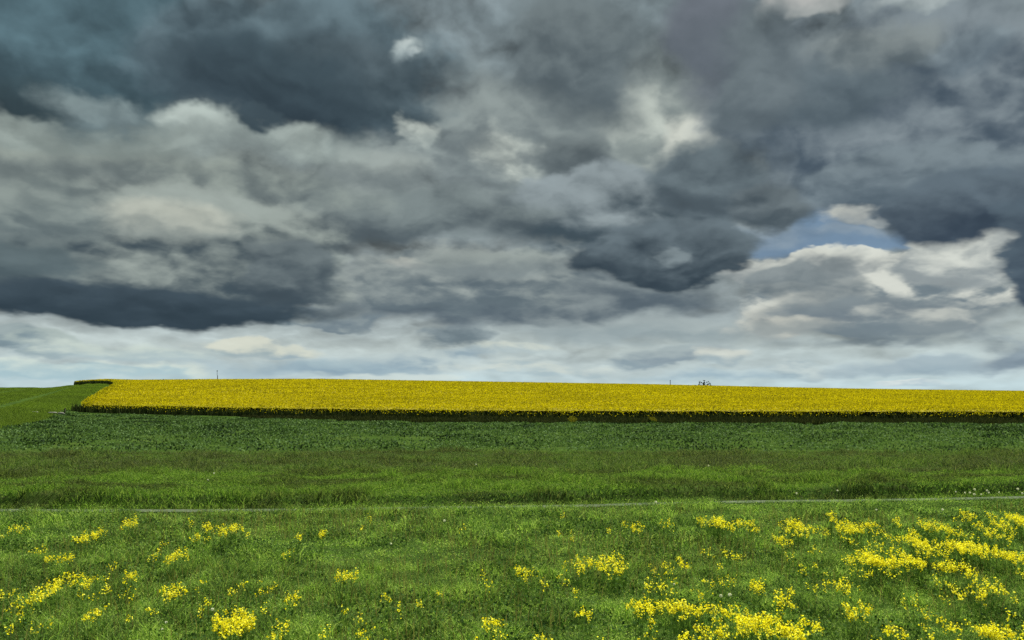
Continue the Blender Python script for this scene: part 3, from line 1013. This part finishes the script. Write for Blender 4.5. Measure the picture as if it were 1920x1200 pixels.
# (photo x, y, width, height, density, own label or None)
CL = [
 (5, 992, 14, 12, 2, "yellow wildflower clump cut by the left edge of the photo, nearest the path"),
 (38, 990, 32, 22, 2, "forked yellow wildflower clump on the far left, just below the path"),
 (181, 1000, 34, 22, 3, "round bushy yellow clump below the path, between the far left pair and the twin tufts"),
 (255, 976, 30, 14, 3, "low twin tufted yellow wildflower clump, nearest the path on the left side"),
 (367, 977, 10, 8, 2, "tiny yellow tuft left of the two low clumps in a row under the pale path"),
 (398, 985, 26, 12, 3, "low yellow clump, left one of a pair in a row under the pale path"),
 (440, 987, 40, 16, 3, "wide low yellow clump, right one of a pair in a row under the pale path"),
 (377, 1003, 16, 12, 3, "small yellow clump just below the pair in a row under the pale path"),
 (401, 1001, 14, 8, 1, None), (470, 997, 20, 8, 1, None),
 (90, 1027, 34, 14, 2, "upper half of a thin slanting streak of yellow wildflowers on the left"),
 (130, 1040, 54, 10, 3, "lower half of a thin slanting streak of yellow wildflowers on the left"),
 (306, 1032, 18, 18, 2, "thin yellow clump left beside a denser low clump in the left middle of the meadow"),
 (340, 1034, 36, 16, 3, "dense low yellow clump at left middle of the meadow, right of a thin one"),
 (370, 1038, 24, 14, 1, None), (222, 1056, 14, 10, 1, None), (318, 1016, 16, 8, 1, None),
 (145, 1076, 32, 16, 3, "yellow clump rising to the right, above the tall oval clump on the left"),
 (178, 1082, 32, 18, 3, "rounded yellow clump right of the rising one near the tall oval clump"),
 (258, 1074, 30, 14, 3, "neat low yellow clump alone between the tall oval clump and the spreading V shaped clump"),
 (213, 1076, 16, 12, 1, None), (35, 1104, 24, 28, 2, "tall thin yellow clump left of the tall dense oval clump"),
 (105, 1100, 36, 44, 3, "tall dense oval yellow clump, the highest on the left side"),
 (68, 1112, 22, 14, 1, None),
 (202, 1100, 24, 20, 2, "pointed yellow clump right of the tall oval clump"),
 (170, 1108, 26, 12, 1, None), (253, 1103, 34, 12, 2, "loose low yellow clump left of the spreading V shaped clump"),
 (336, 1101, 46, 20, 3, "spreading V shaped bright yellow clump in the lower left of the meadow"),
 (390, 1085, 20, 18, 1, None), (468, 1090, 14, 14, 1, None), (445, 1098, 14, 8, 1, None), (4, 1096, 12, 10, 2, "yellow clump cut by the left edge of the photo, beside the tall thin clump"),
 (40, 1126, 14, 12, 1, None), (192, 1140, 28, 22, 3, "slanting yellow clump below the pointed one in the lower left"),
 (296, 1133, 24, 12, 2, "small open yellow clump left of the large dense bed at lower left"), (60, 1147, 24, 14, 1, None), (45, 1168, 20, 16, 1, None),
 (97, 1166, 18, 24, 2, "narrow upright yellow clump near the lower left corner"), (256, 1148, 16, 14, 1, None), (400, 1122, 12, 10, 1, None),
 (386, 1141, 18, 12, 2, "little yellow tuft on the upper left rim of the large dense bed at lower left"),
 (450, 1157, 86, 30, 4, "large dense bed of bright yellow wildflowers at the lower left"),
 (485, 1145, 14, 16, 2, "small yellow tuft standing up on the right of the large dense bed at lower left"),
 (566, 1001, 14, 12, 3, "small yellow tuft, left one of two lone dots below the path end"),
 (610, 995, 16, 14, 3, "small round yellow tuft, right one of two lone dots below the path end"),
 (697, 967, 12, 10, 1, None), (684, 987, 6, 6, 1, None), (545, 1036, 24, 12, 2, "thin low yellow clump right of the left middle group"),
 (652, 1073, 46, 15, 3, "dense yellow clump alone left of the middle of the meadow, climbing to the right"), (868, 986, 16, 10, 1, None),
 (500, 1097, 22, 16, 2, "feathery yellow clump between the V shaped clump and a pointed clump on its right"), (522, 1092, 16, 10, 1, None),
 (557, 1111, 22, 22, 3, "pointed yellow clump above the ring shaped clump at the bottom"), (507, 1135, 14, 10, 1, None),
 (535, 1175, 44, 40, 2, "tall loose ring shaped yellow clump at the bottom, right of the large dense bed"), (622, 1170, 22, 28, 1, None),
 (680, 1152, 16, 14, 2, "upper small clump of a slanting yellow pair at the bottom left of centre"), (690, 1172, 26, 26, 2, "lower tall clump of a slanting yellow pair at the bottom left of centre"),
 (602, 1194, 14, 12, 1, None), (733, 1110, 24, 18, 2, "thin yellow clump left of centre, above the slanting pair"), (752, 1127, 24, 10, 1, None), (655, 1135, 14, 10, 1, None),
 (922, 1158, 46, 18, 3, "dense dome shaped yellow clump at the bottom centre"), (940, 1184, 26, 16, 2, "loose yellow clump right below the dome shaped one at the bottom centre"),
 (893, 1192, 12, 10, 1, None), (730, 1197, 12, 8, 1, None), (905, 1072, 14, 10, 1, None), (912, 1087, 26, 10, 1, None), (826, 1105, 12, 12, 1, None), (792, 1128, 14, 10, 1, None),
 (1054, 965, 14, 10, 1, None), (1048, 992, 14, 10, 2, "tiny yellow tuft right of centre below the path, upper of two"), (1070, 1002, 14, 9, 2, "tiny yellow tuft right of centre below the path, lower of two"),
 (1165, 977, 14, 12, 2, "small yellow clump left beside a fan shaped one below the path right of centre"), (1190, 984, 22, 14, 3, "fan shaped yellow clump below the path right of centre"), (1141, 993, 18, 8, 1, None),
 (1237, 978, 8, 12, 2, "slim yellow tuft, left one of two upright tufts below the path"), (1252, 978, 14, 14, 2, "wider yellow tuft, right one of two upright tufts below the path"),
 (1315, 975, 26, 12, 3, "first bright yellow clump at the left end of the row below the path"), (1342, 974, 26, 16, 4, "second and brightest yellow clump in the row below the path"),
 (1362, 982, 20, 12, 3, "low yellow clump in the middle of the row below the path"), (1378, 975, 16, 12, 3, "fourth yellow clump in the row below the path"),
 (1397, 977, 22, 10, 3, "faint yellow clump at the right end of the row below the path"), (1404, 988, 18, 8, 3, "small yellow tuft hanging under the right end of the row below the path"),
 (978, 1063, 28, 13, 3, "low dense yellow clump at the centre of the meadow"), (1000, 1066, 16, 8, 1, None),
 (1058, 1052, 16, 14, 2, "thin yellow clump at the left end of the big cluster right of centre"), (1083, 1053, 22, 20, 3, "second yellow clump from the left in the big cluster right of centre"),
 (1103, 1046, 16, 18, 3, "third yellow clump from the left in the big cluster right of centre"), (1140, 1052, 50, 28, 3, "largest yellow clump of the big cluster right of centre"), (1165, 1043, 24, 20, 2, "right hand fringe clump of the big cluster right of centre"),
 (1250, 1063, 24, 28, 2, "tall oval loose yellow clump right of the big cluster"), (1274, 1046, 16, 18, 3, "round yellow tuft above and right of the tall oval loose clump"), (1218, 1060, 14, 20, 1, None),
 (1322, 1030, 26, 18, 1, None), (1368, 1036, 40, 16, 2, "wide yellow clump shaped like two humps between the big cluster and the drift"), (1342, 1057, 16, 12, 1, None),
 (1364, 1077, 22, 14, 2, "pale fan shaped yellow clump left of a bright compact one"), (1410, 1090, 24, 16, 4, "bright compact yellow clump standing alone left of the lower drift"), (1325, 1088, 24, 16, 2, "loose yellow clump above and right of a rounder one, left of the compact bright clump"),
 (1303, 1107, 22, 20, 2, "rounded loose yellow clump above the winding band"), (1345, 1084, 16, 10, 1, None),
 (1215, 1088, 36, 18, 2, "loose yellow clump, left one of a pair above the winding band"), (1245, 1094, 32, 28, 2, "taller loose yellow clump, right one of a pair above the winding band"),
 (1080, 1099, 16, 12, 1, None), (1055, 1080, 22, 10, 1, None), (1018, 1090, 16, 10, 1, None), (1093, 1142, 38, 13, 3, "low dense yellow clump alone left of the winding band"),
 (1180, 1128, 34, 14, 3, None), (1208, 1130, 44, 34, 3, None), (1240, 1121, 24, 14, 3, None), (1268, 1131, 50, 20, 4, None), (1300, 1132, 30, 14, 3, None), (1330, 1137, 50, 16, 3, None), (1365, 1140, 40, 16, 3, None),
 (1020, 1180, 46, 28, 2, "tall open yellow clump with two peaks at the bottom right of centre"), (1210, 1190, 44, 16, 2, "loose low yellow clump at the bottom edge below the winding band"),
 (1280, 1184, 44, 18, 3, None), (1305, 1168, 28, 22, 3, None), (1345, 1178, 40, 22, 3, None), (1395, 1158, 56, 30, 4, None), (1435, 1160, 44, 26, 4, None), (1475, 1172, 44, 28, 4, None), (1515, 1160, 36, 20, 3, None), (1452, 1148, 24, 14, 2, None),
 (1120, 1195, 20, 10, 2, "small orange tinted yellow clump cut by the bottom edge right of centre"), (980, 1076, 14, 8, 1, None),
 # the drift
 (1465, 983, 24, 14, 2, None), (1480, 974, 30, 16, 2, None), (1492, 987, 50, 22, 3, None), (1530, 990, 30, 14, 2, None), (1551, 966, 20, 14, 3, "yellow tuft standing alone just above the left part of the drift"),
 (1575, 983, 36, 14, 4, None), (1596, 988, 26, 12, 4, None), (1618, 978, 26, 14, 3, None), (1458, 1008, 26, 16, 3, None), (1671, 974, 14, 12, 3, "small bright yellow tuft alone above the middle of the drift"),
 (1583, 1010, 18, 18, 2, None), (1520, 1026, 16, 14, 2, "small yellow tuft alone left of the middle of the drift, upper of two"), (1475, 1038, 16, 12, 1, None), (1490, 1062, 24, 14, 2, "loose yellow tuft on the left of the drift, lower of two"), (1525, 1058, 16, 16, 1, None),
 (1638, 994, 40, 12, 2, None), (1668, 1005, 40, 14, 2, None), (1720, 975, 24, 12, 2, None), (1736, 982, 40, 14, 3, None), (1762, 988, 32, 12, 3, None), (1803, 962, 26, 14, 3, None), (1786, 970, 18, 10, 2, None), (1845, 960, 24, 16, 2, None),
 (1820, 980, 20, 8, 3, None), (1865, 980, 30, 18, 3, None), (1890, 966, 26, 16, 3, None), (1910, 975, 30, 28, 4, None), (1850, 996, 28, 18, 3, None), (1876, 996, 22, 14, 2, None), (1790, 998, 50, 16, 2, None), (1700, 997, 24, 14, 3, None),
 (1705, 1013, 28, 18, 4, None), (1735, 1018, 44, 22, 3, None), (1780, 1019, 40, 16, 4, None), (1808, 1022, 50, 18, 4, None), (1845, 1028, 44, 16, 3, None), (1868, 1034, 30, 18, 3, None), (1895, 1039, 40, 14, 4, None), (1915, 1050, 14, 16, 3, None),
 (1655, 1022, 50, 20, 2, None), (1615, 1035, 36, 16, 4, None), (1628, 1046, 44, 14, 4, None), (1662, 1048, 60, 14, 4, None), (1700, 1045, 44, 16, 4, None), (1580, 1045, 26, 12, 3, None), (1758, 1056, 44, 12, 4, None), (1790, 1058, 30, 16, 3, None), (1805, 1071, 26, 14, 3, None),
 (1600, 1064, 44, 16, 2, None), (1660, 1062, 44, 12, 2, None), (1720, 1030, 30, 12, 3, None),
 # below the drift
 (1535, 1088, 34, 12, 2, "loose low yellow clump below the drift, left beside a denser one"), (1573, 1090, 32, 20, 3, "dense yellow clump below the left part of the drift"), (1508, 1092, 18, 8, 1, None), (1472, 1100, 18, 8, 3, "small bright yellow strip above a double headed clump below the drift"), (1450, 1100, 20, 10, 2, None),
 (1460, 1118, 40, 18, 3, "double headed yellow clump right of the winding band"), (1780, 1102, 22, 22, 3, "round yellow clump, left one of three bushes below the drift on the right"), (1812, 1100, 28, 20, 3, "middle yellow bush of three below the drift on the right"), (1838, 1090, 34, 24, 3, "tallest and right one of three yellow bushes below the drift"),
 (1750, 1108, 20, 14, 1, None), (1742, 1078, 24, 16, 1, None), (1690, 1116, 34, 14, 2, "low domed yellow clump alone in the lower right of the meadow"), (1580, 1135, 36, 14, 4, "dense low yellow clump, left half of a pair in the lower right"), (1607, 1130, 28, 18, 3, "peaked yellow clump, right half of a pair in the lower right"),
 (1720, 1144, 26, 22, 2, "open round yellow clump above the strip at the bottom right"), (1718, 1165, 24, 14, 2, None), (1760, 1160, 34, 18, 3, None), (1800, 1165, 24, 20, 2, None), (1845, 1174, 60, 22, 4, None), (1822, 1168, 24, 18, 2, None), (1880, 1180, 26, 18, 2, None),
 (1912, 1172, 22, 26, 4, "bright yellow clump cut by the right edge of the photo at the bottom"), (1885, 1145, 22, 24, 1, None), (1660, 1174, 28, 26, 3, "upright yellow clump with a bright crown at the bottom, left of the strip"), (1625, 1195, 22, 12, 2, None), (1720, 1190, 22, 14, 3, None), (1780, 1195, 24, 12, 3, None),
 (1878, 1112, 20, 14, 1, None), (1915, 1135, 14, 18, 2, None), (1912, 1072, 16, 14, 3, "yellow clump cut by the right edge of the photo below the drift"), (1890, 1066, 14, 12, 1, None),
]


def clump_group(x, y, d):
    if x < 480:
        return ("faint sparse sprinkling of yellow wildflowers between the denser clumps on the left", "sparse tufts on the left")
    if x < 960:
        return ("faint sparse sprinkling of yellow wildflowers in the grass left of centre", "sparse tufts left of centre")
    if 1160 <= x <= 1400 and 1115 < y < 1150:
        return ("yellow wildflower clump in the upper arm of the winding band at the bottom", "clumps of the winding band")
    if 1260 < x < 1540 and y > 1145:
        return ("yellow wildflower clump in the lower arm of the winding band at the bottom", "clumps of the winding band, lower arm")
    if x < 1440:
        return ("faint sparse sprinkling of yellow wildflowers in the grass right of centre", "sparse tufts right of centre")
    if y < 1003 and x < 1660:
        return ("yellow wildflower clump in the upper left wing of the broad drift", "clumps of the drift, upper left wing")
    if y < 1003:
        return ("yellow wildflower clump on the upper right rim of the broad drift", "clumps of the drift, upper right rim")
    if y < 1075 and d >= 2:
        return ("yellow wildflower clump in the crowded heart of the broad drift on the right", "clumps of the drift, heart")
    if y < 1120:
        return ("faint sparse sprinkling of yellow wildflowers below the broad drift", "sparse tufts below the drift")
    return ("yellow wildflower clump in the ragged strip along the bottom right", "clumps of the bottom right strip")


for x, y, w, h, d, lab in CL:
    grp = None
    if lab is None:
        lab, grp = clump_group(x, y, d)
    clump(x, y, w, h, d, lab, grp)


# ---------------------------------------------------------------- dandelion clocks
def white_mat():
    m, N = new_mat('dandelion_fluff')
    n = N.noise(pos(N), 60.0, 3, 0.6)[0]
    c = N.ramp_col(n, [(0.3, (.62, .63, .58)), (0.7, (.85, .86, .82))])
    finish(N, leaf_shader(N, c, 0.4, 0.9, 0.05))
    return m


M['fluff'] = white_mat()


def dandelion(x, y, size_px, label, group=None, hc=0.33):
    X, Y = ground_point(x, y, hc)
    zb = float(ground_z(X, Y))
    root = bpy.data.objects.new('dandelion_clock', None)
    root.empty_display_size = 0.1
    COL.objects.link(root)
    root.location = (X, Y, zb)
    tag(root, label, 'dandelion', group)
    r = 1.12 * size_px * Y / F / 2
    st = Pile()
    st.add(*stalks(np.array([[.02, .01, 0.0]]), np.array([[0, 0, hc]]), .006))
    st.build('stem', [M['wild_stem']], root)
    n = 70
    dirs = rng.normal(size=(n, 3))
    dirs /= np.linalg.norm(dirs, axis=1)[:, None]
    hd = Pile()
    v, q = facets(np.array([0, 0, hc]) + dirs * r * .8, r * .75)
    hd.add(v, q)
    hd.build('seed_head', [M['fluff']], root)


DC = [
 (277, 1192, 9, "largest white dandelion clock, at the bottom edge left of the dense yellow bed"),
 (17, 1172, 6, "white dandelion clock in the lower left corner"),
 (411, 1132, 5, "white dandelion clock just above the large dense yellow bed at lower left"),
 (327, 1155, 4, "dim white dandelion clock left of the large dense yellow bed, upper of two"),
 (320, 1167, 3, "tiny white dandelion clock left of the large dense yellow bed, lower of two"),
 (1343, 1108, 5, "white dandelion clock, left one of two side by side above the winding band"),
 (1360, 1106, 5.5, "white dandelion clock, right one of two side by side above the winding band"),
 (737, 1014, 3.5, "white dandelion clock alone in the open grass left of centre"),
 (835, 972, 4, "white dandelion clock alone close below the path at the centre"),
 (1258, 1087, 3.5, "white dandelion clock beside the taller loose clump above the winding band"),
 (1634, 952, 3, "pale dandelion clock right below the path, above the left wing of the drift"),
 (1756, 952, 4, "white dandelion clock right below the path, above the middle of the drift"),
 (1487, 922, 3, "white dandelion clock on the bank above the path, farthest left of those at right"),
 (1563, 917, 3, "white dandelion clock on the bank, between the lone left one and the right knot"),
 (1226, 938, 4, "whitish dandelion clock at the far edge of the path right of centre"),
 (407, 885, 2.4, "pale dandelion clock in the olive rough grass on the left"),
 (396, 915, 2.4, "pale dandelion clock on the bright bank above the path on the left"),
 (893, 869, 2.4, "pale dandelion clock in the olive rough grass at the centre"),
 (1325, 893, 2.4, "pale dandelion clock in the olive rough grass on the right"),
]
for x, y in ((1817, 915), (1808, 921), (1840, 917), (1843, 921), (1829, 924), (1799, 921), (1782, 919), (1816, 924), (1862, 920), (1897, 914), (1905, 922)):
    DC.append((x, y, 2.4 + rng.random() * 1.4, None))
for x, y, s_, lab in DC:
    if lab:
        dandelion(x, y, s_, lab)
    else:
        dandelion(x, y, s_, "tiny white dandelion clock in the loose knot on the far right bank", "dandelion clocks on the bank at the right end of the path")


# ---------------------------------------------------------------- things on the skyline and by the field corner
def tube(pts, radii, n=8):
    v, q = [], []
    pts = np.asarray(pts, float)
    for k, (p_, r_) in enumerate(zip(pts, radii)):
        a = np.arange(n) * 2 * np.pi / n
        v.append(np.stack([p_[0] + np.cos(a) * r_, p_[1] + np.sin(a) * r_, np.full(n, p_[2])], -1))
    for k in range(len(pts) - 1):
        for i in range(n):
            q.append((k * n + i, k * n + (i + 1) % n, (k + 1) * n + (i + 1) % n, (k + 1) * n + i))
    v = np.concatenate(v)
    m = len(v)
    v = np.concatenate([v, pts[-1:], pts[:1]])
    t = [((len(pts) - 1) * n + i, (len(pts) - 1) * n + (i + 1) % n, m) for i in range(n)] + [((i + 1) % n, i, m + 1) for i in range(n)]
    return v, q, t


def plain_mat(name, a, b, scale):
    m, N = new_mat(name)
    n = N.noise(pos(N), scale, 5, 0.6)[0]
    finish(N, bsdf(N, N.ramp_col(n, [(0.35, a), (0.65, b)]), 0.8, 0.2))
    return m


M['pole'] = plain_mat('weathered_pole', (.05, .055, .06), (.09, .09, .09), 4)
M['post'] = plain_mat('dark_timber', (.025, .022, .016), (.05, .045, .03), 9)
M['stone'] = plain_mat('pale_stone', (.12, .13, .10), (.22, .22, .18), 6)
M['bark'] = plain_mat('bark', (.03, .035, .03), (.06, .06, .05), 6)
M['leaf'] = leaf_mat('tree_leaves', [(.030, .045, .035), (.045, .065, .045), (.055, .075, .05)], None, 1, .2)


def empty(name, loc, label, cat, group=None):
    o = bpy.data.objects.new(name, None)
    COL.objects.link(o)
    o.location = loc
    return tag(o, label, cat, group)


def at(px, dist):
    x = (px - 960.0) / F * dist
    return x, dist, float(ground_z(x, dist))


def z_at(py, dist):
    return CAM_H + (EYE_Y - py) / F * dist


# mast
X, Y, Z = at(409, 600)
mast = empty('radio_mast', (X, Y, Z), "thin grey mast rising behind the yellow field on the left skyline", 'mast')
t1, t2 = z_at(704, 600) - Z, z_at(696, 600) - Z
p = Pile(); p.add(*tube([(0, 0, 0), (0, 0, t1 * .5), (0, 0, t1)], (.42, .34, .27))); p.build('pole', [M['pole']], mast)
p = Pile(); p.add(*tube([(-.35, 0, t1 - .02), (-.35, 0, t2)], (.15, .10)))
p.add(*tube([(-.35, 0, t2 - .25), (-.35, 0, t2 + .5)], (.32, .32))); p.build('antenna', [M['pole']], mast)
# pole
X, Y, Z = at(1256, 470)
pole = empty('utility_pole', (X, Y, Z), "short dark pole standing behind the yellow field left of the far trees", 'pole')
t1 = z_at(713.5, 470) - Z
p = Pile(); p.add(*tube([(0, 0, 0), (0, 0, t1 * .5), (0, 0, t1)], (.22, .20, .17))); p.build('shaft', [M['pole']], pole)
p = Pile(); p.add(*tube([(0, 0, t1 + .005), (0, 0, t1 + .25)], (.26, .12))); p.build('cap', [M['pole']], pole)


def far_tree(px, top_y, wpx, label, dist):
    X, Y, Z = at(px, dist)
    root = empty('tree', (X, Y, Z), label, 'tree', 'far trees on the skyline')
    H = z_at(top_y, dist) - Z
    rw = wpx * dist / F / 2
    p = Pile()
    p.add(*tube([(0, 0, -.3), (.05, 0, H * .3), (-.08, .05, H * .6), (.05, 0, H * .93)], (.30, .24, .15, .04)))
    for k in range(9):
        a, z0 = rng.random() * 6.28, H * (.3 + .5 * rng.random())
        L = rw * (.7 + .4 * rng.random())
        p.add(*tube([(0, 0, z0), (math.cos(a) * L * .6, math.sin(a) * L * .6, z0 + L * .6), (math.cos(a) * L, math.sin(a) * L, z0 + L * 1.1)], (.09, .06, .02), 5))
    p.build('trunk', [M['bark']], root)
    n = 1500
    cl = rng.normal(size=(26, 3)) * np.array([rw * .5, rw * .5, H * .17]) + np.array([0, 0, H * .68])
    c = cl[rng.integers(0, 26, n)] + rng.normal(size=(n, 3)) * rw * .17
    c[:, 2] = np.minimum(c[:, 2], H)
    p = Pile(); p.add(*facets(c, .34)); p.build('crown', [M['leaf']], root)


far_tree(1310, 715, 7, "leftmost and palest of the far trees behind the yellow field's skyline", 560)
far_tree(1318.5, 713.5, 6, "tallest of the far trees behind the yellow field's skyline", 520)
far_tree(1325, 714.5, 5, "slim far tree just right of the tallest on the skyline", 530)
far_tree(1331, 718, 4, "smallest and rightmost of the far trees on the skyline", 540)

# post and stones at the corner of the fields
X, Y = -59.2, 118.0
Z = float(ground_z(X, Y))
po = empty('marker_post', (X, Y, Z), "short dark wooden post by pale stones at the corner of the rapeseed field", 'post')
p = Pile(); p.add(*tube([(0, 0, -.1), (0, 0, .35), (.03, 0, .78)], (.09, .085, .08))); p.build('shaft', [M['post']], po)
p = Pile(); p.add(*tube([(.03, 0, .783), (.035, 0, .87)], (.10, .05))); p.build('cap', [M['post']], po)


def stone(X, Y, sx, sy, sz, label):
    n1, n2 = 12, 9
    th = np.linspace(0, np.pi, n2)
    ph = np.arange(n1) * 2 * np.pi / n1
    T, Pp = np.meshgrid(th, ph, indexing='ij')
    v = np.stack([np.sin(T) * np.cos(Pp), np.sin(T) * np.sin(Pp), np.cos(T)], -1).reshape(-1, 3)
    v = np.sign(v) * np.abs(v) ** .7
    v *= (1 + .25 * (vnoise(v[:, 0] * 2 + X, v[:, 1] * 2 + v[:, 2] * 3, 7) - .5))[:, None]
    v *= np.array([sx, sy, sz])
    i = np.arange(n2 - 1)[:, None] * n1 + np.arange(n1)[None, :]
    j = np.arange(n2 - 1)[:, None] * n1 + (np.arange(n1)[None, :] + 1) % n1
    q = np.stack([i, j, j + n1, i + n1], -1).reshape(-1, 4)
    o = mesh_obj('stone', v, q, None, [M['stone']], smooth_shade=False)
    o.location = (X, Y, float(ground_z(X, Y)) + sz * .85)
    tag(o, label, 'stone', 'stones at the field corner')


stone(-58.7, 116.0, .42, .30, .20, "palest stone, at the foot of the short post at the field corner")
stone(-59.6, 115.6, .55, .35, .14, "flat grey stone left of the palest one by the short post")
stone(-60.8, 113.5, .45, .30, .12, "dull half sunken stone, farthest left of the short post")

clump(1073, 785, 15, 9, 3, "olive yellow weed bush on the dark ditch bank below the yellow field, left one", None, .55, 'weed_bush', 'weed', 'weed_petal', .06)
clump(1222, 784.5, 12, 6, 3, "small olive yellow weed bush on the dark ditch bank, right one", None, .55, 'weed_bush', 'weed', 'weed_petal', .06)
